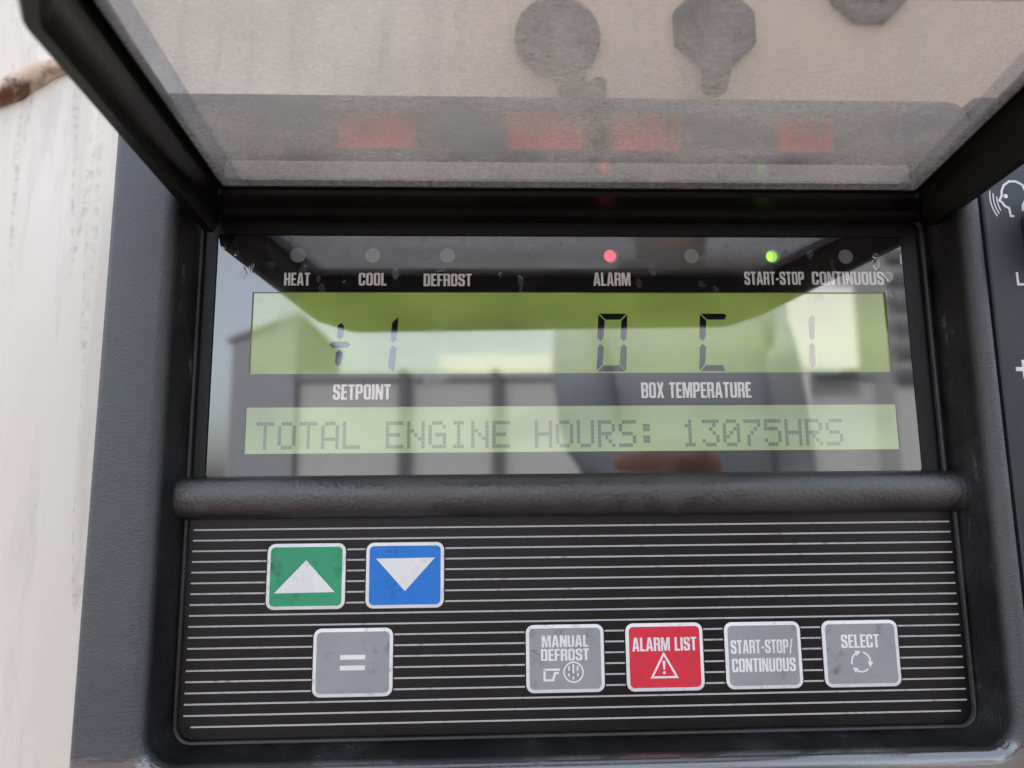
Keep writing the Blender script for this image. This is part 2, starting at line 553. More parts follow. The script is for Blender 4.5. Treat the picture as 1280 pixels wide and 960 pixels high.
# condensed heavy lettering, cap height 1
def _round(pts):
    out = []
    n = len(pts)
    for i, p in enumerate(pts):
        r = p[2] if len(p) > 2 else 0
        q = Vector(p[:2])
        if not r:
            out.append(tuple(q))
            continue
        a = Vector(pts[i - 1][:2]) - q
        b = Vector(pts[(i + 1) % n][:2]) - q
        A = q + a.normalized() * min(r, a.length * 0.5)
        B = q + b.normalized() * min(r, b.length * 0.5)
        for k in range(6):
            t = k / 5
            out.append(tuple(A * (1 - t) ** 2 + q * 2 * t * (1 - t) + B * t * t))
    return out
GW, GS = 0.43, 0.155
def glyph(ch):
    w, s, h = GW, GS, 0.14
    if ch in 'OCDUSG0':
        R, r = 0.17, 0.06
    if ch == 'O':
        return w, [[_round([(0, 0, .17), (w, 0, .17), (w, 1, .17), (0, 1, .17)]), _round([(s, h, .06), (w - s, h, .06), (w - s, 1 - h, .06), (s, 1 - h, .06)])]]
    if ch == 'D':
        return w, [[_round([(0, 0), (w, 0, .17), (w, 1, .17), (0, 1)]), _round([(s, h), (w - s, h, .06), (w - s, 1 - h, .06), (s, 1 - h)])]]
    if ch == 'C':
        return w, [[_round([(0, 0, .17), (w, 0, .17), (w, .38), (w - s, .38), (w - s, h, .06), (s, h, .06), (s, 1 - h, .06), (w - s, 1 - h, .06), (w - s, .64), (w, .64), (w, 1, .17), (0, 1, .17)])]]
    if ch == 'U':
        return w, [[_round([(0, 0, .17), (w, 0, .17), (w, 1), (w - s, 1), (w - s, h, .06), (s, h, .06), (s, 1), (0, 1)])]]
    if ch == 'S':
        return w, [[_round([(0, 0, .17), (w, 0, .17), (w, .52, .16), (s, .66, .05), (s, 1 - h, .06), (w - s, 1 - h, .06), (w - s, .68), (w, .68), (w, 1, .17), (0, 1, .17), (0, .50, .16), (w - s, .37, .05), (w - s, h, .06), (s, h, .06), (s, .33), (0, .33)])]]
    if ch == 'H':
        return w, [[[(0, 0), (s, 0), (s, .43), (w - s, .43), (w - s, 0), (w, 0), (w, 1), (w - s, 1), (w - s, .58), (s, .58), (s, 1), (0, 1)]]]
    if ch == 'E':
        w = .35
        return w, [[[(0, 0), (w, 0), (w, h), (s, h), (s, .43), (w - .03, .43), (w - .03, .57), (s, .57), (s, 1 - h), (w, 1 - h), (w, 1), (0, 1)]]]
    if ch == 'F':
        w = .34
        return w, [[[(0, 0), (s, 0), (s, .42), (w - .03, .42), (w - .03, .56), (s, .56), (s, 1 - h), (w, 1 - h), (w, 1), (0, 1)]]]
    if ch == 'L':
        w = .34
        return w, [[[(0, 0), (w, 0), (w, h), (s, h), (s, 1), (0, 1)]]]
    if ch == 'T':
        w = .38
        return w, [[[(.19 - s / 2, 0), (.19 + s / 2, 0), (.19 + s / 2, 1 - h), (w, 1 - h), (w, 1), (0, 1), (0, 1 - h), (.19 - s / 2, 1 - h)]]]
    if ch == 'I':
        return s, [[[(0, 0), (s, 0), (s, 1), (0, 1)]]]
    if ch == 'A':
        w = .47
        return w, [[[(0, 0), (.145, 0), (.17, .19), (w - .17, .19), (w - .145, 0), (w, 0), (w - .13, 1), (.13, 1)], [(.19, .33), (w - .19, .33), (w / 2, .80)]]]
    if ch == 'M':
        w = .60
        return w, [[[(0, 0), (.135, 0), (.135, .62), (.24, 0), (.36, 0), (w - .135, .62), (w - .135, 0), (w, 0), (w, 1), (w - .20, 1), (.30, .44), (.20, 1), (0, 1)]]]
    if ch == 'N':
        w = .45
        return w, [[[(0, 0), (.14, 0), (.14, .56), (.28, 0), (w, 0), (w, 1), (w - .14, 1), (w - .14, .46), (.17, 1), (0, 1)]]]
    if ch == 'P':
        return w, [[_round([(0, 0), (s, 0), (s, .40), (w, .40, .17), (w, 1, .17), (0, 1)]), _round([(s, .53), (w - s, .53, .05), (w - s, 1 - h, .05), (s, 1 - h)])]]
    if ch == 'R':
        return w, [[_round([(0, 0), (s, 0), (s, .43), (w - s, .43, .04), (w - s, 0), (w, 0), (w, .44, .06), (w - .05, .49), (w, .56, .06), (w, 1, .17), (0, 1)]), _round([(s, .55), (w - s, .55, .05), (w - s, 1 - h, .05), (s, 1 - h)])]]
    if ch == 'B':
        return w, [[_round([(0, 0), (w, 0, .16), (w, .46, .06), (w - .05, .51), (w, .57, .06), (w, 1, .16), (0, 1)]), _round([(s, h), (w - s, h, .04), (w - s, .43, .04), (s, .43)]), _round([(s, .57), (w - s, .57, .04), (w - s, 1 - h, .04), (s, 1 - h)])]]
    if ch == 'X':
        return .45, [[[(0, 0), (.15, 0), (.225, .28), (.30, 0), (.45, 0), (.31, .51), (.44, 1), (.29, 1), (.225, .74), (.16, 1), (.01, 1), (.14, .51)]]]
    if ch == '-':
        return .24, [[[(.02, .36), (.22, .36), (.22, .50), (.02, .50)]]]
    if ch == '/':
        return .30, [[[(0, -.05), (.10, -.05), (.30, 1.05), (.20, 1.05)]]]
    return .22, []

def text_contours(s, x0, x1, z0, z1, gap=0.055):
    runs, x = [], 0.0
    for ch in s:
        w, gl = glyph(ch)
        for cs in gl:
            runs.append([[(px + x, pz) for px, pz in c] for c in cs])
        x += w + gap
    tot = x - gap
    sx, sz = (x1 - x0) / tot, (z1 - z0)
    return [[[(x0 + px * sx, z0 + pz * sz) for px, pz in c] for c in cs] for cs in runs]

def text(name, s, box, y, mat, parent):
    return flat_obj(name, text_contours(s, *box), y, mat, parent)

def tube(bm, pts, r, n=10, cap=True, mat=0):
    rings = []
    prev = None
    for i, p in enumerate(pts):
        a = pts[max(0, i - 1)]
        b = pts[min(len(pts) - 1, i + 1)]
        t = (b - a).normalized()
        ref = prev if prev else (Vector((0, 0, 1)) if abs(t.z) < 0.9 else Vector((0, 1, 0)))
        u = t.cross(ref).normalized()
        v = u.cross(t).normalized()
        prev = v
        rr = r[i] if isinstance(r, (list, tuple)) else r
        rings.append([p + u * rr * math.cos(2 * math.pi * k / n) + v * rr * math.sin(2 * math.pi * k / n) for k in range(n)])
    loft(bm, rings, cap, cap, mat)

def box_bm(bm, x0, x1, y0, y1, z0, z1, mat=0):
    vs = [bm.verts.new((x, y, z)) for x in (x0, x1) for y in (y0, y1) for z in (z0, z1)]
    for f in ((0, 1, 3, 2), (4, 6, 7, 5), (0, 4, 5, 1), (2, 3, 7, 6), (0, 2, 6, 4), (1, 5, 7, 3)):
        bm.faces.new([vs[i] for i in f]).material_index = mat

# ---------------------------------------------------------------- the wall the controller hangs on
FR, WY = -12.0, 46.0        # depth of the housing front and of the wall (mm)
wall = thing('trailer_body', 'dirty white painted metal body wall behind the black controller, brown streaks running down it', 'wall', None, (0, WY * MM, 0))
bm = bmesh.new()
box_bm(bm, -1.6, 1.4, 0.0, 0.08, -0.75, 1.5)
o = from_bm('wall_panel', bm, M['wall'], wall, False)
bm = bmesh.new()
pts = []
for i in range(26):
    t = i / 25
    x = -260 + 91 * t
    pts.append(V(x, -2 + 1.0 * math.sin(9 * t), 109.5 + 50.4 * t * 0.96 + 1.0 * math.sin(23 * t) + 1.5))
tube(bm, pts, [(3.5 + 0.9 * math.sin(17 * i / 25) + random.uniform(-.3, .3)) * MM for i in range(26)], 14)
from_bm('sealant_seam', bm, M['sealant'], wall)

# ---------------------------------------------------------------- controller housing
ctrl = thing('refrigeration_controller', 'black plastic refrigeration control unit with open lid, two green LCD strips and coloured keys', 'control panel')
OX0, OX1, OZ0, OZ1 = -121.2, 109.4, -78.0, 115.6
ix0, ix1, iz0, iz1 = -104.6, 104.4, -53.8, 96.0
bm = bmesh.new()
def R3(ring, y):
    return [V(p[0], y, p[1]) for p in ring]
rings = [R3(rring(OX0, OX1, OZ0, OZ1, 5), WY - 1), R3(rring(OX0, OX1, OZ0, OZ1, 5), FR + 2.0)]
for a in (30, 60, 90):
    d = 2.0 * (1 - math.cos(math.radians(a)))
    rings.append(R3(rring(OX0 + d, OX1 - d * 0.35, OZ0 + d, OZ1 - d * 2.6, 5), FR + 2.0 - 2.0 * math.sin(math.radians(a))))
for a in (0, 25, 50, 75, 90):
    d = 3.2 * (1 - math.sin(math.radians(a)))
    rings.append(R3(rring(ix0 - d, ix1 + d * 0.9, iz0 - d, iz1 + d, 7 + d), FR + 3.2 * (1 - math.cos(math.radians(a)))))
for y, d in ((-6, 0.9), (-2.2, 1.6), (-1.4, 1.9)):
    rings.append(R3(rring(ix0 + d, ix1 - d, iz0 + d * 0.7, iz1 - d, 6.5), y))
rings.append(R3(rring(ix0 + 2.4, ix1 - 2.4, iz0 + 1.4, iz1 - 2.4, 6), 1.4))
loft(bm, rings, False, True)
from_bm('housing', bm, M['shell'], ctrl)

# gaskets round the keypad and the display window
def gasket(x0, x1, z0, z1, r, rad, y):
    bm = bmesh.new()
    ring = rring(x0, x1, z0, z1, r, 8)
    n = len(ring)
    k = 8
    loops = []
    for i in range(n):
        a = Vector(ring[i - 1]); b = Vector(ring[(i + 1) % n])
        t = (b - a).normalized()
        nrm = Vector((t.y, -t.x))
        loops.append([V(ring[i][0] + nrm.x * rad * math.cos(2 * math.pi * q / k), y + rad * math.sin(2 * math.pi * q / k), ring[i][1] + nrm.y * rad * math.cos(2 * math.pi * q / k)) for q in range(k)])
    loops.append(loops[0])
    vs = [[bm.verts.new(p) for p in l] for l in loops[:-1]]
    for i in range(n):
        a, b = vs[i], vs[(i + 1) % n]
        for q in range(k):
            bm.faces.new((a[q], a[(q + 1) % k], b[(q + 1) % k], b[q]))
    return from_bm('gasket', bm, M['gasket'], ctrl)
gasket(-101.9, 101.6, -51.9, 6.0, (4.5, 4.5, 2, 2), 0.75, -0.3)
gasket(-102.1, 99.9, 8.0, 84.5, (2, 2, 2, 2), 0.8, -0.2)
bm = bmesh.new()
box_bm(bm, -101.6 * MM, 99.6 * MM, 0.75 * MM, 1.3 * MM, 8 * MM, 86 * MM)
from_bm('window_surround', bm, M['strip'], ctrl, False)

# ---------------------------------------------------------------- display window
LCD1 = (-87.75, 88.05, 40.8, 63.45)
LCD2 = (-88.05, 88.25, 19.5, 31.85)
bm = bmesh.new()
GX0, GX1, GZ0, GZ1 = -98.1, 94.3, 13.2, 80.0
edge = rring(GX0, GX1, GZ0, GZ1, 0.8, 3)
fill2d(bm, [rring(GX0 + .5, GX1 - .5, GZ0 + .5, GZ1 - .5, 0.6, 3), rect(*LCD1)[::-1], rect(*LCD2)[::-1]], 0.0)
loft(bm, [R3(rring(GX0 + .5, GX1 - .5, GZ0 + .5, GZ1 - .5, .6, 3), 0.0), R3(edge, 0.35), R3(edge, 0.9)])
for L, dep in ((LCD1, 0.62), (LCD2, 0.27)):
    q = rect(*L)
    loft(bm, [R3(q, 0.0), R3(q, dep)])
me = bpy.data.meshes.new('display_window')
bmesh.ops.remove_doubles(bm, verts=bm.verts, dist=1e-7)
bm.to_mesh(me); bm.free()
win = link('display_window', me, M['window'], ctrl)

def lamp(x, z, lit=None):
    bm = bmesh.new()
    fill2d(bm, [circle(x, z, 2.08, 36)], -0.012)
    me = bpy.data.meshes.new('indicator_lamp'); bm.to_mesh(me); bm.free()
    o = link('indicator_lamp', me, M['lens_off'], ctrl)
    if lit:
        o['label'] = 'indicator lamp glowing ' + lit
        soft = [(x + px, z + pz) for px, pz in circle(-.35, 0, 1.65, 28)]
        flat_obj('lamp_glow', [[soft]], -0.02, M[lit + '_soft'], o)
        hot = [(x - .85 + .78 * math.cos(2 * math.pi * i / 24), z - .1 + 1.25 * math.sin(2 * math.pi * i / 24)) for i in range(24)]
        flat_obj('lit_element', [[hot]], -0.028, M[lit + '_led'], o)
    return o
for x, lit in ((-75.9, None), (-55.45, None), (-34.85, None), (10.77, 'red'), (33.5, None), (56.65, 'green'), (77.6, None)):
    lamp(x, 73.95, lit)

for s, b in (('HEAT', (-79.4, -72.4, 65.35, 68.95)), ('COOL', (-59.16, -51.6, 65.35, 68.95)), ('DEFROST', (-41.4, -28.2, 65.2, 68.75)),
             ('ALARM', (5.6, 15.97, 65.35, 69.15)), ('START-STOP', (48.14, 65.15, 65.7, 69.5)), ('CONTINUOUS', (67.39, 88.07, 65.7, 69.55)),
             ('SETPOINT', (-65.3, -49.97, 33.8, 37.95)), ('BOX TEMPERATURE', (17.86, 48.15, 33.85, 38.15))):
    text('window_lettering', s, b, -0.012, M['win_ink'], win)

lcd1 = flat_obj('temperature_display', [[rect(*LCD1)]], 0.6, M['lcd'], ctrl)
# seven-segment strokes: chamfered bars between two points
def seg(x0, z0, x1, z1, w, c0=1.0, c1=1.0):
    a, b = Vector((x0, z0)), Vector((x1, z1))
    t = (b - a).normalized()
    n = Vector((-t.y, t.x)) * w / 2
    k0, k1 = t * w * 0.5 * c0, t * w * 0.5 * c1
    return [[tuple(a), tuple(a + k0 - n), tuple(b - k1 - n), tuple(b), tuple(b - k1 + n), tuple(a + k0 + n)]]
def trap(x0, x1, z0, z1, up, slant=0.0, left=True, right=True):
    h = z1 - z0
    a, b = (h if left else 0), (h if right else 0)
    if up:   # long side on top
        return [[(x0 + a, z0), (x1 - b, z0), (x1, z1), (x0, z1)]]
    return [[(x0, z0), (x1, z0), (x1 - b, z1), (x0 + a, z1)]]
segs = [seg(-63.75, 55.0, -64.0, 50.3, 1.75), seg(-66.75, 48.95, -61.0, 48.95, 1.75), seg(-64.0, 47.65, -64.3, 43.0, 1.75),
        [[(-50.3, 50.3), (-49.6, 49.35), (-48.65, 50.4), (-48.2, 56.6), (-49.9, 55.1)]], [[(-50.9, 42.7), (-49.5, 41.5), (-48.95, 42.6), (-48.6, 47.9), (-49.45, 48.8), (-50.35, 47.9)]]]
def vert(x, z0, z1, top_cut, w=1.72, sl=0.06):
    """vertical digit bar, pointed at the middle of the digit and mitred at its far end"""
    xa, xb = x, x + sl * (z1 - z0)
    if top_cut > 0:     # outer corner top-left (1) / top-right (2)
        tl, tr = (z1, z1 - w) if top_cut == 1 else (z1 - w, z1)
        return [[(xa + w / 2, z0), (xa + w, z0 + w * .55), (xb + w, tr), (xb, tl), (xa, z0 + w * .55)]]
    bl, br = (z0, z0 + w) if top_cut == -1 else (z0 + w, z0)
    return [[(xa, bl), (xa + w, br), (xb + w, z1 - w * .55), (xb + w / 2, z1), (xb, z1 - w * .55)]]
for (xl, xr, both) in ((5.9, 12.3, True), (34.3, 40.0, False)):
    segs.append(vert(xl + .45, 49.75, 57.35, 1))
    segs.append(vert(xl, 41.5, 49.0, -1))
    if both:
        segs.append(vert(xr + .45, 49.75, 57.35, 2))
        segs.append(vert(xr, 41.5, 49.0, -2))
    ex = 0 if both else 0.4
    segs.append([[(xl + 1.15, 57.55), (xl + 2.85, 55.85), (xr + .45 + (.2 if both else 1.6), 55.85), (xr + 2.3 + ex, 57.0 if not both else 57.55), (xr + 2.3 - .5 + ex * 0.5, 57.55)]])
    segs.append([[(xl + .25, 41.3), (xr + 1.5 + ex, 41.3) if both else (xr + 1.55, 41.3), (xr + .05, 43.0) if both else (xr + .9, 43.0), (xl + 1.95, 43.0)]])
segs.append([[(66.35, 49.9), (67.2, 50.7), (67.65, 56.4), (66.9, 57.2), (65.9, 56.0), (65.7, 50.6)]])
segs.append([[(65.2, 43.3), (66.1, 42.0), (67.0, 43.2), (67.05, 48.5), (66.3, 49.35), (65.55, 48.6)]])
for s in segs:
    flat_obj('digit_segment', [s], 0.585, M['segment'], lcd1)

lcd2 = flat_obj('message_display', [[rect(*LCD2)]], 0.25, M['lcd_pale'], ctrl)
F57 = {'T': '11111001000010000100001000010000100', 'O': '01110100011000110001100011000101110', 'A': '01110100011000110001111111000110001',
       'L': '10000100001000010000100001000011111', 'E': '11111100001000011110100001000011111', 'N': '10001100011100110101100111000110001',
       'G': '01110100011000010111100011000101111', 'I': '01110001000010000100001000010001110', 'H': '10001100011000111111100011000110001',
       'U': '10001100011000110001100011000101110', 'R': '11110100011000111110101001001010001', 'S': '01111100001000001110000010000111110',
       ':': '00000011000110000000011000110000000', '1': '00100011000010000100001000010001110', '3': '11111000100010000010000011000101110',
       '0': '01110100011001110101110011000101110', '7': '11111000010001000100010000100001000', '5': '11111100001111000001000011000101110'}
msg = 'TOTAL ENGINE HOURS: 13075HRS'
X0, X1 = -85.25, 72.95
cell = (X1 - X0) / (28 * 6 - 1)
ch_h = (27.95 - 20.6) / 7
word_bm = None
def flush():
    global word_bm
    if word_bm:
        me = bpy.data.meshes.new('message_word'); word_bm.to_mesh(me); word_bm.free()
        link('message_word', me, M['dot'], lcd2)
    word_bm = None
for i, ch in enumerate(msg):
    if ch == ' ':
        flush()
        continue
    word_bm = word_bm or bmesh.new()
    g = F57[ch]
    for r in range(7):
        for c in range(5):
            if g[r * 5 + c] == '1':
                x = X0 + (i * 6 + c) * cell
                z = 27.95 - r * ch_h
                fill2d(word_bm, [rect(x + .035, x + cell - .035, z - ch_h + .035, z - .035)], 0.235)
flush()

# ---------------------------------------------------------------- rounded bar between display and keypad
def half_bar(x0, x1, cz, hz, py, yb, ends=True, n=14):
    bm = bmesh.new()
    def prof(x, k):
        return [V(x, yb - (py * k) * max(0, math.sin(math.pi * i / n)) ** 0.58, cz - hz * k * math.cos(math.pi * i / n)) for i in range(n + 1)] + [V(x, yb + 2, cz + hz * k), V(x, yb + 2, cz - hz * k)]
    xs = [(x0, 0.9), (x0 + .5, 0.985), (x0 + 1.2, 1.0), (x1 - 1.2, 1.0), (x1 - .5, 0.985), (x1, 0.9)]
    loft(bm, [prof(x, k) for x, k in xs], True, True)
    return bm
from_bm('divider_bar', half_bar(-106.0, 106.0, 8.15, 5.5, 5.2, 0.2), M['bar'], ctrl)
for x0, x1 in ((-106, -102.9), (102.9, 106)):
    from_bm('bar_collar', half_bar(x0, x1, 8.15, 5.7, 5.45, 0.2), M['shell'], ctrl)

# ---------------------------------------------------------------- keypad
PITCH = 2.672
KEYS = [('green_up', -80.78, -60.78, -20.21, -3.74, 'key_green'), ('blue_down', -55.5, -35.45, -20.24, -3.73, 'key_blue'), ('equals', -68.4, -48.3, -41.65, -25.02, 'key_grey'),
        ('manual', -14.39, 5.67, -41.65, -25.0, 'key_grey'), ('alarm', 11.36, 31.45, -41.75, -25.0, 'key_red'), ('start', 37.17, 57.15, -41.7, -25.12, 'key_grey'), ('select', 62.93, 83.04, -41.72, -25.15, 'key_grey')]
bm = bmesh.new()
kx0, kx1, kz0, kz1 = -101.3, 101.0, -51.0, 3.0
kr = rring(kx0, kx1, kz0, kz1, (4, 4, .5, .5), 8)
loft(bm, [R3(kr, 1.0), R3(kr, 0.0)], False, False)
fill2d(bm, [kr], 0.0)
bmesh.ops.remove_doubles(bm, verts=bm.verts, dist=1e-8)
for k in range(19):
    z = -k * PITCH
    cuts = sorted((a - .32, b + .32) for _, a, b, c, d, _m in KEYS if c - .2 < z < d + .2)
    ends = 1.9 if k == 18 else 0
    x = -100.0 + ends
    spans = []
    for a, b in cuts:
        spans.append((x, a)); x = b
    spans.append((x, 100.0 - ends))
    for a, b in spans:
        fill2d(bm, [rect(a, b, z - .205, z + .205)], -0.012, 1)
me = bpy.data.meshes.new('keypad'); bm.to_mesh(me); bm.free()
link('keypad', me, [M['membrane'], M['line_ink']], ctrl)

def key(kind, x0, x1, z0, z1, mat, lab):
    bm = bmesh.new()
    rs = [R3(rring(x0, x1, z0, z1, 2.0, 7), -0.005), R3(rring(x0, x1, z0, z1, 2.0, 7), -0.22), R3(rring(x0 + .12, x1 - .12, z0 + .12, z1 - .12, 1.9, 7), -0.30)]
    loft(bm, rs, False, True)
    o = from_bm('key', bm, M['key_white'], ctrl)
    o['label'] = lab
    flat_obj('key_face', [[rring(x0 + .85, x1 - .85, z0 + .85, z1 - .85, 1.15, 7)]], -0.312, M[mat], o)
    return o
LABS = {'green_up': 'green key with white triangle pointing up', 'blue_down': 'blue key with white triangle pointing down', 'equals': 'grey key with equals sign',
        'manual': 'grey manual defrost key', 'alarm': 'red alarm list key', 'start': 'grey start-stop continuous key', 'select': 'grey select key with circling arrows'}
ko = {k[0]: key(*k, LABS[k[0]]) for k in KEYS}
YS = -0.324
flat_obj('arrow_symbol', [[[(-78.75, -16.1), (-63.4, -16.0), (-70.85, -7.9)]]], YS, M['sym_white'], ko['green_up'])
flat_obj('arrow_symbol', [[[(-52.95, -7.75), (-45.45, -16.0), (-37.75, -7.65)]]], YS, M['sym_white'], ko['blue_down'])
flat_obj('equals_symbol', [[rect(-61.56, -55.27, -32.63, -31.5)], [rect(-61.56, -55.3, -35.23, -34.08)]], YS, M['sym_white'], ko['equals'])
text('key_lettering', 'MANUAL', (-10.34, 1.65, -30.5, -27.6), YS, M['sym_white'], ko['manual'])
text('key_lettering', 'DEFROST', (-10.6, 1.77, -33.85, -30.95), YS, M['sym_white'], ko['manual'])
# pointing hand and the round defrost symbol
hand = stroke([(-9.75, -35.85), (-5.75, -35.85)], .45) + []
hs_sets = [stroke([(-9.75, -36.05), (-9.75, -38.55), (-7.55, -38.55), (-7.1, -36.9), (-6.1, -36.75)], .55), stroke([(-10.02, -36.0), (-5.75, -36.0)], .5)]
flat_obj('pointing_hand_symbol', hs_sets, YS, M['sym_white'], ko['manual'])
cx, cz = -2.3, -36.7
dsets = [[circle(cx, cz, 2.62, 40), circle(cx, cz, 2.25, 40)]]
for dx, za, zb in ((-1.15, .35, 1.5), (-.05, -.35, 1.95), (1.05, .35, 1.5), (-1.2, -1.0, -.25), (1.1, -1.0, -.25), (-.05, -1.75, -.95)):
    dsets.append([rect(cx + dx - .21, cx + dx + .21, cz + za, cz + zb)])
flat_obj('defrost_symbol', dsets, YS - .006, M['sym_white'], ko['manual'])
text('key_lettering', 'ALARM LIST', (13.03, 29.71, -31.9, -28.55), YS, M['sym_white'], ko['alarm'])
tri = [(17.9, -38.35), (24.35, -38.35), (21.1, -32.6)]
flat_obj('warning_symbol', [stroke(tri, .5, closed=True), [_round([(20.75, -34.3, .3), (20.88, -36.5, .1), (21.32, -36.5, .1), (21.45, -34.3, .3)][::-1])], [circle(21.1, -37.25, .36, 16)]], YS, M['sym_white'], ko['alarm'])
text('key_lettering', 'START-STOP/', (38.69, 55.0, -32.95, -29.55), YS, M['sym_white'], ko['start'])
text('key_lettering', 'CONTINUOUS', (38.75, 55.41, -37.5, -34.12), YS, M['sym_white'], ko['start'])
text('key_lettering', 'SELECT', (67.79, 77.9, -32.0, -28.65), YS, M['sym_white'], ko['select'])
cs = []
cx, cz, r = 72.7, -35.5, 2.45
for a0 in (80, 200, 320):
    arc = circle(cx, cz, r, 12, a0 - 5, a0 - 83)
    cs.append(stroke(arc, .42))
    e = math.radians(a0 - 90)
    t = Vector((math.sin(e), -math.cos(e))); q = Vector((cx + r * math.cos(e), cz + r * math.sin(e))); nn = Vector((math.cos(e), math.sin(e)))
    back = q - t * .45
    cs.append([[tuple(q + t * 1.0), tuple(back + nn * .72), tuple(back - nn * .72)][::-1]])
for i, c in enumerate(cs):
    pass
flat_obj('cycle_symbol', cs[0::2], YS, M['sym_white'], ko['select'])
flat_obj('arrow_heads', cs[1::2], YS - .006, M['sym_white'], ko['select'])

# ---------------------------------------------------------------- open lid
def lid_ring(inset, z_rear, z_h, z_f, y_h=-2.0, y_f=-113.0):
    """lid outline in plan: straight sides that taper a little, chamfered free corners; the rear wall ends higher than the side skirts"""
    i = inset
    pts = [(-99.6 + i, y_h - i), (101.4 - i, y_h - i), (101.6 - i, -7.5), (90.6 - i, -92.0), (82.5 - i * 1.1, y_f + i), (-81.8 + i * 1.1, y_f + i), (-92.6 + i, -92.0), (-99.3 + i, -7.5)]
    out = []
    n = len(pts)
    rr = [0.6, 0.6, 1.5, 1.3, 4.5, 4.5, 1.3, 1.5]
    zz = [z_rear, z_rear, z_h]
    for k in range(n):
        q = Vector(pts[k]); a = Vector(pts[k - 1]) - q; b = Vector(pts[(k + 1) % n]) - q
        A = q + a.normalized() * rr[k]; B = q + b.normalized() * rr[k]
        for t in (0, .25, .5, .75, 1):
            p = A * (1 - t) ** 2 + q * 2 * t * (1 - t) + B * t * t
            if k < 2:
                z = z_rear
            else:
                z = z_h + (z_f - z_h) * max(0.0, (p.y + 7.5) / (y_f + 7.5))
            out.append(V(p.x, p.y, z + (2.9 * (p.x + 100) / 200 if z_h < 82 and k > 1 else 0)))
    return out
def pane_ring(d, dz, dh=None, df=None):
    """outline of the clear pane; d is the inset at the sides, dh at the hinge, df at the free end"""
    dh = d if dh is None else dh
    df = d if df is None else df
    x0a, x1a, x0b, x1b = -92.0 + d, 90.6 - d, -91.2 + d, 85.5 - d
    ya, yb = -14.0 - dh, -81.5 + df
    pts = [(x0a, ya), (x1a, ya), (x1a + (x1b - x1a) * .12, ya + (yb - ya) * .12), (x1b, yb), (x1b - 9, yb), (x0b + 9, yb), (x0b, yb), (x0a + (x0b - x0a) * .12, ya + (yb - ya) * .12)]
    rr = [1.0, 1.0, 1.0, 5.0, 0.5, 0.5, 5.0, 1.0]
    out = []
    n = len(pts)
    for k in range(n):
        q = Vector(pts[k]); a = Vector(pts[k - 1]) - q; b = Vector(pts[(k + 1) % n]) - q
        A = q + a.normalized() * min(rr[k], a.length * .45); B = q + b.normalized() * min(rr[k], b.length * .45)
        for t in (0, .25, .5, .75, 1):
            p = A * (1 - t) ** 2 + q * 2 * t * (1 - t) + B * t * t
            out.append(V(p.x, p.y, 87.4 + 0.085 * (-p.y - 14) + dz))
    return out
lid = bpy.data.objects.new('lid', None)
lid.empty_display_size = 0.02
COL.objects.link(lid)
lid.parent = ctrl
bm = bmesh.new()
loft(bm, [pane_ring(0, 3.2), lid_ring(2.0, 92.5, 94.0, 100.0), lid_ring(0, 91.0, 92.5, 98.5), lid_ring(0, 84.2, 78.8, 78.0), lid_ring(.4, 83.4, 78.1, 77.4), lid_ring(2.6, 83.4, 78.1, 77.4), lid_ring(3.4, 84.0, 79.2, 78.4), lid_ring(4.2, 85.0, 82.5, 83.0), pane_ring(-1.6, -1.2), pane_ring(-1.2, 0.0), pane_ring(0, 0.0), pane_ring(0, 3.2)])
bmesh.ops.remove_doubles(bm, verts=bm.verts, dist=1e-7)
from_bm('lid_frame', bm, M['frame'], lid, True, 35)
# the clear pane: a thin molded tray with a raised rim round it
bm = bmesh.new()
loft(bm, [pane_ring(5.2, 2.0, 1.5, 1.6), pane_ring(5.2, 1.2, 1.5, 1.6)], True, True)
from_bm('lid_pane', bm, M['pane'], lid, False)
bm = bmesh.new()
loft(bm, [pane_ring(5.2, 1.25, 1.5, 1.6), pane_ring(4.7, 0.3, 1.2, 1.2), pane_ring(0.1, 0.3, .1, .1), pane_ring(0.1, 2.0, .1, .1), pane_ring(5.2, 1.95, 1.5, 1.6)])
from_bm('pane_rim', bm, M['pane_rim'], lid, True, 30)
bm = bmesh.new()
box_bm(bm, -91.6 * MM, 89.2 * MM, -14.6 * MM, -13.4 * MM, 89.5 * MM, 94.6 * MM)
bmesh.ops.bevel(bm, geom=list(bm.edges), offset=.4 * MM, segments=2, affect='EDGES')
from_bm('rear_rim_wall', bm, M['rim_wall'], lid, True, 30)
# hinge barrel along the rear lower edge
bm = bmesh.new()
tube(bm, [V(-97, -1.2, 84.6), V(97, -1.2, 84.6)], 1.2 * MM, 12)
from_bm('hinge_barrel', bm, M['frame'], lid)

# orange-red patches fading at sides and top, on the housing above the hinge
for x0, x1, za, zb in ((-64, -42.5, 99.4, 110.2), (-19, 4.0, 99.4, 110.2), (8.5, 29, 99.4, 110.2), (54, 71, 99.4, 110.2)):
    o = flat_obj('orange_patch', [[rring(x0, x1, za, zb, 1.0, 4)]], FR - .02, M['orange'], ctrl)

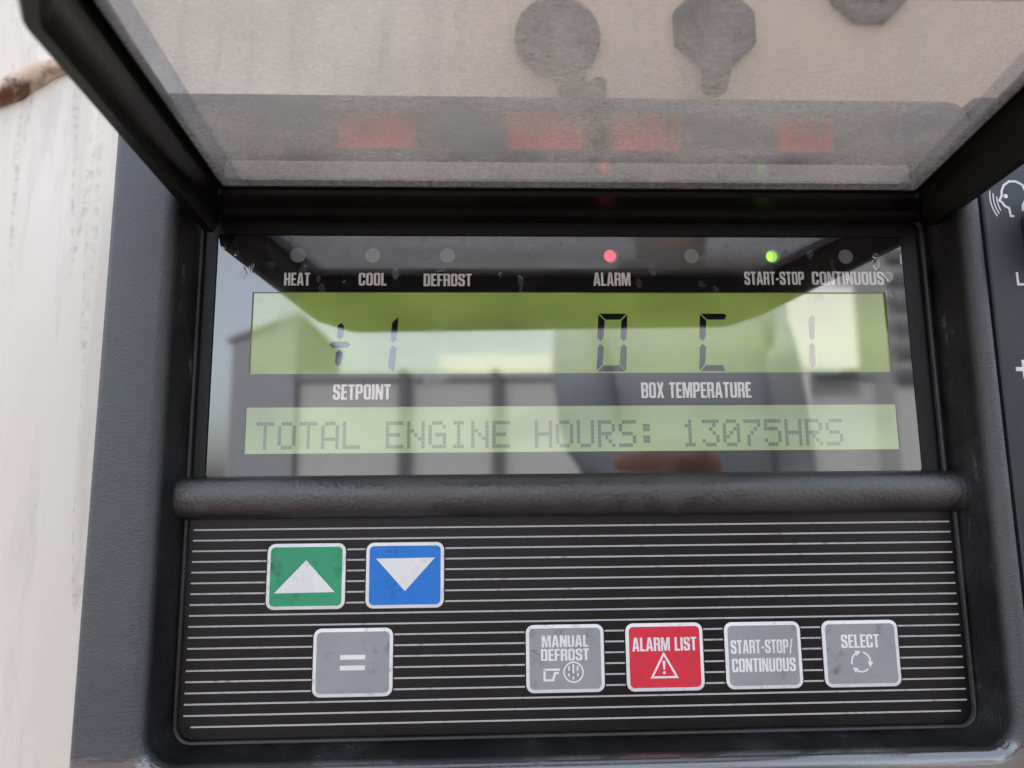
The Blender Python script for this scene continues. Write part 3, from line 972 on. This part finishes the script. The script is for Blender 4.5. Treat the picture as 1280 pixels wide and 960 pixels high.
# ---------------------------------------------------------------- switch plate on the right
sw = thing('switch_plate', 'dark grey switch plate with white symbols, right of the seam beside the controller', 'switch panel', None, (0, 0, 0))
bm = bmesh.new()
rs = [R3(rring(110.1, 210, -78, 116, 2), WY - 1), R3(rring(110.1, 210, -78, 116, 2), FR + .4), R3(rring(110.5, 209.6, -77.6, 115.6, 2), FR)]
loft(bm, rs, False, True)
from_bm('plate', bm, M['switch_plate'], sw)
def octo(bm, cx, cz, levels, n=8, rot=22.5):
    rings = []
    for r, y in levels:
        rings.append([V(cx + r * math.cos(math.radians(rot + 360 * i / n)), y, cz + r * math.sin(math.radians(rot + 360 * i / n))) for i in range(n)])
    loft(bm, rings, False, True)
bm = bmesh.new()
octo(bm, 130.6, 76.0, [(11.0, FR), (11.6, FR - 1), (11.4, FR - 8), (10.3, FR - 9.5)])
box_bm(bm, 128.9 * MM, 132.3 * MM, (FR - 13) * MM, (FR - 9.6) * MM, 66.5 * MM, 85.5 * MM)
from_bm('rotary_knob', bm, M['rubber'], sw, True, 30)
yi = FR - .02
sets = [stroke(circle(119.2, 88.6, 2.75, 24, 205, -35), .55), stroke([(116.75, 87.4), (115.9, 85.9), (116.5, 85.5), (117.0, 84.6), (118.4, 84.2)], .5), ]
flat_obj('speaking_head_symbol', [stroke([(118.5, 81.4), (117.55, 81.4), (117.3, 83.7), (116.2, 84.2), (115.55, 85.35), (114.85, 85.75), (115.65, 87.2), (115.8, 88.6), (116.6, 90.2), (118.2, 91.3), (120.1, 91.3), (121.8, 90.3), (122.5, 88.3), (122.2, 86.0), (121.2, 84.4), (121.1, 82.9)], .6)], yi, M['white_ink'], sw)
flat_obj('speaking_head_symbol', [[circle(116.75, 87.05, .62, 18)]], yi - .008, M['white_ink'], sw)
snd = []
for k, (dx, l) in enumerate(((0, 2.0), (-.95, 2.9), (-1.9, 3.6))):
    pts = [(114.35 + dx + .055 * (t * l) ** 2 - .18 * t * l, 85.2 + t * l - .25) for t in (-1, -.6, -.2, .2, .6, 1)]
    snd.append(stroke(pts, .32))
flat_obj('sound_wave_symbol', snd, yi, M['white_ink'], sw)
flat_obj('bracket_symbol', [stroke([(117.35, 65.7), (117.35, 62.35), (122, 62.35)], .65)], yi, M['white_ink'], sw)
flat_obj('plus_symbol', [[[(114.0, 38.9), (115.75, 38.9), (115.75, 37.0), (116.85, 37.0), (116.85, 38.9), (118.6, 38.9), (118.6, 40.0), (116.85, 40.0), (116.85, 41.9), (115.75, 41.9), (115.75, 40.0), (114.0, 40.0)]]], yi, M['white_ink'], sw)

# ---------------------------------------------------------------- three rubber switches on the wall above
def wall_switch(x, z, n, lean, r, label, up=1):
    t = thing('toggle_switch', label, 'switch', 'dark switches on the wall above the controller', (x * MM, WY * MM, z * MM))
    bm = bmesh.new()
    rings = []
    for rr, y in ((r, 0), (r, -3), (r * .93, -4.2), (r * .62, -5), (r * .55, -8)):
        rings.append([V(rr * math.cos(math.radians(22.5 + 360 * i / n)), y, rr * math.sin(math.radians(22.5 + 360 * i / n))) for i in range(n)])
    loft(bm, rings, False, True)
    from_bm('base_plate', bm, M['rubber'], t, True, 30)
    bm = bmesh.new()
    pts = [V(0, -4, 3), V(lean * .2, -8.5, -4), V(lean * .5, -10.5, -14), V(lean * .9, -10.5, -24), V(lean * 1.08, -10, -29.5), V(lean * 1.12, -9.8, -31.2)]
    pts = [Vector((p.x, p.y, p.z * up)) for p in pts]
    tube(bm, pts, [5.4 * MM, 5.0 * MM, 4.9 * MM, 5.2 * MM, 4.2 * MM, 1.8 * MM], 16)
    from_bm('lever', bm, M['rubber'], t)
    return t
wall_switch(2.0, 171, 20, 4, 15.5, 'round dark rubber switch seen through the lid, above the thin cable')
wall_switch(59.5, 175.5, 8, -4, 16.0, 'octagonal dark rubber switch with drooping lever, middle one seen through the lid')
wall_switch(118, 193, 8, 2, 15.0, 'dark switch half cut off at the top right of the lid pane', -1)
bm = bmesh.new()
tube(bm, [V(6.6, 36, 142), V(7.2, 30, 139), V(7.4, 12, 131), V(7.2, -5, 122.5), V(6.6, -13.0, 117.8), V(6.2, -14.6, 112), V(6.2, -14.8, 108), V(6.2, -14.0, 104), V(6.2, -11, 100.3)], 2.0 * MM, 12)
tag(from_bm('cable', bm, M['cable'], None), 'thin dark cable hanging from the round switch down over the housing top', 'cable')

# ---------------------------------------------------------------- the yard behind the photographer (seen mirrored in the display window)
GZ = -1.1
def paving():
    k = NB('red_brown_paving')
    v = k.coord()
    n = k.noise(v, 1.3, 6, 0.65)
    br = k.n('ShaderNodeTexBrick')
    br.inputs['Scale'].default_value = 4
    br.inputs['Color1'].default_value = (0.13, 0.085, 0.07, 1)
    br.inputs['Color2'].default_value = (0.105, 0.072, 0.062, 1)
    br.inputs['Mortar'].default_value = (0.09, 0.08, 0.07, 1)
    br.inputs['Mortar Size'].default_value = 0.015
    k.l(v, br.inputs['Vector'])
    k.set('Base Color', k.mix(k.ramp(n, 0.35, 0.7, 0, 0.5), br.outputs['Color'], (0.065, 0.06, 0.056)))
    k.set('Roughness', 0.8)
    return k.m
bm = bmesh.new()
for x0, x1, y0, y1 in ((-150, 150, -250, 60),):
    vs = [bm.verts.new(p) for p in ((x0, y0, GZ), (x1, y0, GZ), (x1, y1, GZ), (x0, y1, GZ))]
    bm.faces.new(vs)
g = from_bm('ground', bm, paving(), None, False)
g['kind'] = 'structure'

def boxes(name, lst, mat, parent=None):
    bm = bmesh.new()
    for b in lst:
        box_bm(bm, *b)
    return from_bm(name, bm, mat, parent, False)
shed = thing('storage_shed', 'grey corrugated storage shed mirrored at the left of the display window', 'shed', None, (-3.2, -10, GZ))
def rel(b, o):
    l = o.location
    return (b[0] - l.x, b[1] - l.x, b[2] - l.y, b[3] - l.y, b[4] - l.z, b[5] - l.z)
M['grey_metal'] = flat('grey_sheet_metal', (0.22, 0.24, 0.27), 0.5, 1.5, 0.3, (0.1, 0.09, 0.08), 3)
M['roof_grey'] = flat('roof_grey', (0.16, 0.17, 0.18), 0.6)
M['white_metal'] = flat('white_sheet_metal', (0.62, 0.63, 0.62), 0.45, 1.5, 0.3, (0.4, 0.38, 0.35), 3)
M['concrete'] = flat('pale_concrete', (0.27, 0.28, 0.29), 0.85, 1.45, 0.4, (0.2, 0.19, 0.17), 3)
M['dark_steel'] = flat('dark_steel', (0.06, 0.065, 0.07), 0.5)
def shed_prism(bm, x0, x1, y0, y1, z0a, z0b, z1a, z1b):
    vs = [bm.verts.new((x + 3.2, y + 10, z - GZ)) for x, y, z in ((x0, y0, z0a), (x1, y0, z0b), (x1, y0, z1b), (x0, y0, z1a), (x0, y1, z0a), (x1, y1, z0b), (x1, y1, z1b), (x0, y1, z1a))]
    for f in ((0, 1, 2, 3), (7, 6, 5, 4), (0, 4, 5, 1), (1, 5, 6, 2), (2, 6, 7, 3), (3, 7, 4, 0)):
        bm.faces.new([vs[q] for q in f])
def shed_top(x):
    return 2.18 + .36 * (x + 3.66) / .92
bm = bmesh.new()
shed_prism(bm, -3.66, -2.74, -13, -10.0, GZ, GZ, shed_top(-3.66), shed_top(-2.74))
for q in range(11):
    x = -3.65 + .085 * q
    shed_prism(bm, x, x + .045, -9.998, -9.965, GZ, GZ, shed_top(x), shed_top(x + .045))
from_bm('shed_wall', bm, M['grey_metal'], shed, False)
bm = bmesh.new()
shed_prism(bm, -3.72, -2.70, -13.1, -9.93, shed_top(-3.72) + .003, shed_top(-2.70) + .003, shed_top(-3.72) + .06, shed_top(-2.70) + .06)
from_bm('roof', bm, M['roof_grey'], shed, False)

yard_wall = thing('yard_wall', 'pale concrete yard wall mirrored across the lower display window', 'wall', None, (-.7, -10.2, GZ))
boxes('wall_body', [rel((-2.72, 6.5, -10.4, -10.1, GZ, 1.62), yard_wall)], M['concrete'], yard_wall)
boxes('coping', [rel((-2.75, 6.5, -10.45, -10.05, 1.623, 1.72), yard_wall)], M['roof_grey'], yard_wall)
for x in (-1.2, .13, 1.5):
    p = boxes('fence_post', [rel((x - .06, x + .06, -10.0, -9.9, GZ, 1.75), yard_wall)], M['dark_steel'], None)
    p.location = yard_wall.location
    tag(p, 'dark steel post standing before the pale yard wall', 'post', 'posts along the yard wall')
truck = thing('box_trailer', 'white box trailer parked beyond the yard wall', 'trailer', None, (.3, -14, GZ))
boxes('box_body', [rel((-.95, 1.9, -22, -14.0, GZ + 1.0, 2.75), truck)], M['white_metal'], truck)
boxes('side_stripe', [rel((-.6, 1.5, -14.02, -14.005, 2.35, 2.52), truck)], M['grey_metal'], truck)
boxes('chassis', [rel((-.8, 1.7, -21.5, -14.1, GZ + .55, GZ + .99), truck)], M['dark_steel'], truck)
for x in (-.7, 1.5):
    for yy in (-15.0, -20.0):
        bm = bmesh.new()
        tube(bm, [Vector((x - .15 - .3, yy + 14, .5)), Vector((x + .15 - .3, yy + 14, .5))], .5, 20)
        from_bm('wheel', bm, M['dark_steel'], truck)
ware = thing('warehouse', 'tall grey warehouse mirrored right of centre in the display window', 'building', None, (3.2, -16, GZ))
boxes('wall', [rel((3.4, 7.2, -30, -16, GZ, 5.2), ware)], M['grey_metal'], ware)
boxes('roof', [rel((3.2, 7.4, -30.2, -15.8, 5.203, 5.4), ware)], M['roof_grey'], ware)
boxes('door', [rel((4.4, 6.0, -15.99, -15.95, GZ, 1.9), ware)], M['dark_steel'], ware)
sign = thing('sign_board', 'blank white sign board on a white post in the yard', 'sign', None, (4.95, -9.8, GZ))
boxes('board', [rel((4.40, 5.40, -9.84, -9.8, 1.72, 2.95), sign)], M['white_metal'], sign)
boxes('sign_post', [rel((4.42, 4.66, -9.9, -9.845, GZ, 2.8), sign)], M['white_metal'], sign)
lou = thing('louvre_unit', 'grey louvred cooling unit mirrored at the right edge of the display window', 'cooling unit', None, (6.6, -9.5, GZ))
boxes('cabinet', [rel((5.75, 8.2, -11, -9.55, GZ, 3.7), lou)], M['concrete'], lou)
boxes('louvre', [rel((5.75, 8.1, -9.54, -9.45, z, z + .16), lou) for z in (1.5, 1.85, 2.2, 2.55, 2.9, 3.25)], M['dark_steel'], lou)

# the photographer, mirrored faintly at the lower right of the window
def person():
    root = thing('person', 'person in grey hooded jacket and dark trousers reaching one hand forward', 'person', None, (.33, -1.12, GZ))
    me = bpy.data.meshes.new('body')
    J = {'pel': (0, 0, .95, .135), 'bel': (0, 0, 1.10, .135), 'che': (0, .01, 1.30, .15), 'nk': (0, 0, 1.47, .06), 'chin': (0, .02, 1.56, .065), 'hd': (0, .03, 1.65, .095), 'top': (0, .02, 1.74, .06),
         'sl': (-.18, 0, 1.42, .065), 'el': (-.19, .20, 1.18, .048), 'wl': (-.150, .52, 1.095, .032), 'pl': (-.148, .60, 1.105, .034),
         'sr': (.18, 0, 1.42, .065), 'er': (.225, -.03, 1.13, .048), 'wr': (.225, .08, .90, .032), 'pr': (.225, .10, .82, .034),
         'hl': (-.09, 0, .88, .09), 'kl': (-.10, .02, .48, .062), 'al': (-.10, -.02, .09, .042), 'tl': (-.10, .15, .035, .035),
         'hr': (.09, 0, .88, .09), 'kr': (.11, .01, .48, .062), 'ar': (.12, -.03, .09, .042), 'tr': (.13, .14, .035, .035)}
    E = [('pel', 'bel'), ('bel', 'che'), ('che', 'nk'), ('nk', 'chin'), ('chin', 'hd'), ('hd', 'top'), ('che', 'sl'), ('sl', 'el'), ('el', 'wl'), ('wl', 'pl'),
         ('che', 'sr'), ('sr', 'er'), ('er', 'wr'), ('wr', 'pr'), ('pel', 'hl'), ('hl', 'kl'), ('kl', 'al'), ('al', 'tl'), ('pel', 'hr'), ('hr', 'kr'), ('kr', 'ar'), ('ar', 'tr')]
    # forward hand: fingers laid sideways; resting hand: fingers hanging
    for k, (dz, ln) in enumerate(((.030, .8), (.012, .95), (-.008, .9), (-.027, .75))):
        J['fa%d' % k] = (-.167, .635, 1.105 + dz, .0125); J['fb%d' % k] = (-.197 - .012 * ln, .66, 1.107 + dz, .0105); J['fc%d' % k] = (-.217 - .025 * ln, .645, 1.105 + dz, .009)
        E += [('pl', 'fa%d' % k), ('fa%d' % k, 'fb%d' % k), ('fb%d' % k, 'fc%d' % k)]
        J['ga%d' % k] = (.229, .125 - k * .02, .76, .0115); J['gb%d' % k] = (.227, .13 - k * .02, .725 - .01 * ln, .0095); J['gc%d' % k] = (.221, .128 - k * .02, .70 - .015 * ln, .008)
        E += [('pr', 'ga%d' % k), ('ga%d' % k, 'gb%d' % k), ('gb%d' % k, 'gc%d' % k)]
    J['th'] = (-.142, .64, 1.14, .013); J['th2'] = (-.168, .675, 1.142, .011)
    E += [('pl', 'th'), ('th', 'th2')]
    J['ti'] = (.215, .14, .80, .012); J['ti2'] = (.21, .155, .77, .010)
    E += [('pr', 'ti'), ('ti', 'ti2')]
    names = list(J)
    me.from_pydata([J[n][:3] for n in names], [(names.index(a), names.index(b)) for a, b in E], [])
    tmp = bpy.data.objects.new('body_tmp', me)
    COL.objects.link(tmp)
    sk = tmp.modifiers.new('skin', 'SKIN')
    for i, n in enumerate(names):
        r = J[n][3]
        wide = 1.25 if n in ('pel', 'bel', 'che') else 1.0
        me.skin_vertices[0].data[i].radius = (r * wide, r)
        me.skin_vertices[0].data[i].use_root = (n == 'pel')
    ss = tmp.modifiers.new('sub', 'SUBSURF'); ss.levels = 2; ss.render_levels = 2
    dg = bpy.context.evaluated_depsgraph_get()
    m2 = bpy.data.meshes.new_from_object(tmp.evaluated_get(dg))
    bpy.data.objects.remove(tmp)
    m2.name = 'body'
    m2.materials.clear()
    skin = flat('skin', (0.55, 0.33, 0.27), 0.5)
    jacket = flat('dark_jacket', (0.26, 0.29, 0.33), 0.85)
    trous = flat('dark_trousers', (0.03, 0.035, 0.05), 0.9)
    shoe = flat('shoe_black', (0.02, 0.02, 0.02), 0.5)
    for p in m2.polygons:
        c = p.center
        p.use_smooth = True
        p.material_index = 0 if ((1.55 < c.z < 1.62 and c.y > .075) or c.y > .50 or (c.x > .17 and c.z < .90)) else 3 if c.z < .085 else 2 if c.z < .93 else 1
    b = link('body', m2, [skin, jacket, trous, shoe], root)
    # hair and face
    bm = bmesh.new()
    bmesh.ops.create_uvsphere(bm, u_segments=24, v_segments=14, radius=.1)
    for v in bm.verts:
        v.co = Vector((v.co.x * 1.0, v.co.y * 1.1 - .005, v.co.z * .95 + 1.685))
    bmesh.ops.delete(bm, geom=[v for v in bm.verts if v.co.z < 1.66 or (v.co.y > .055 and v.co.z < 1.73)], context='VERTS')
    from_bm('hood', bm, flat('hood_fabric', (0.25, 0.28, 0.32), 0.9), root)
    return root
person()
print('objects', len(S.objects))
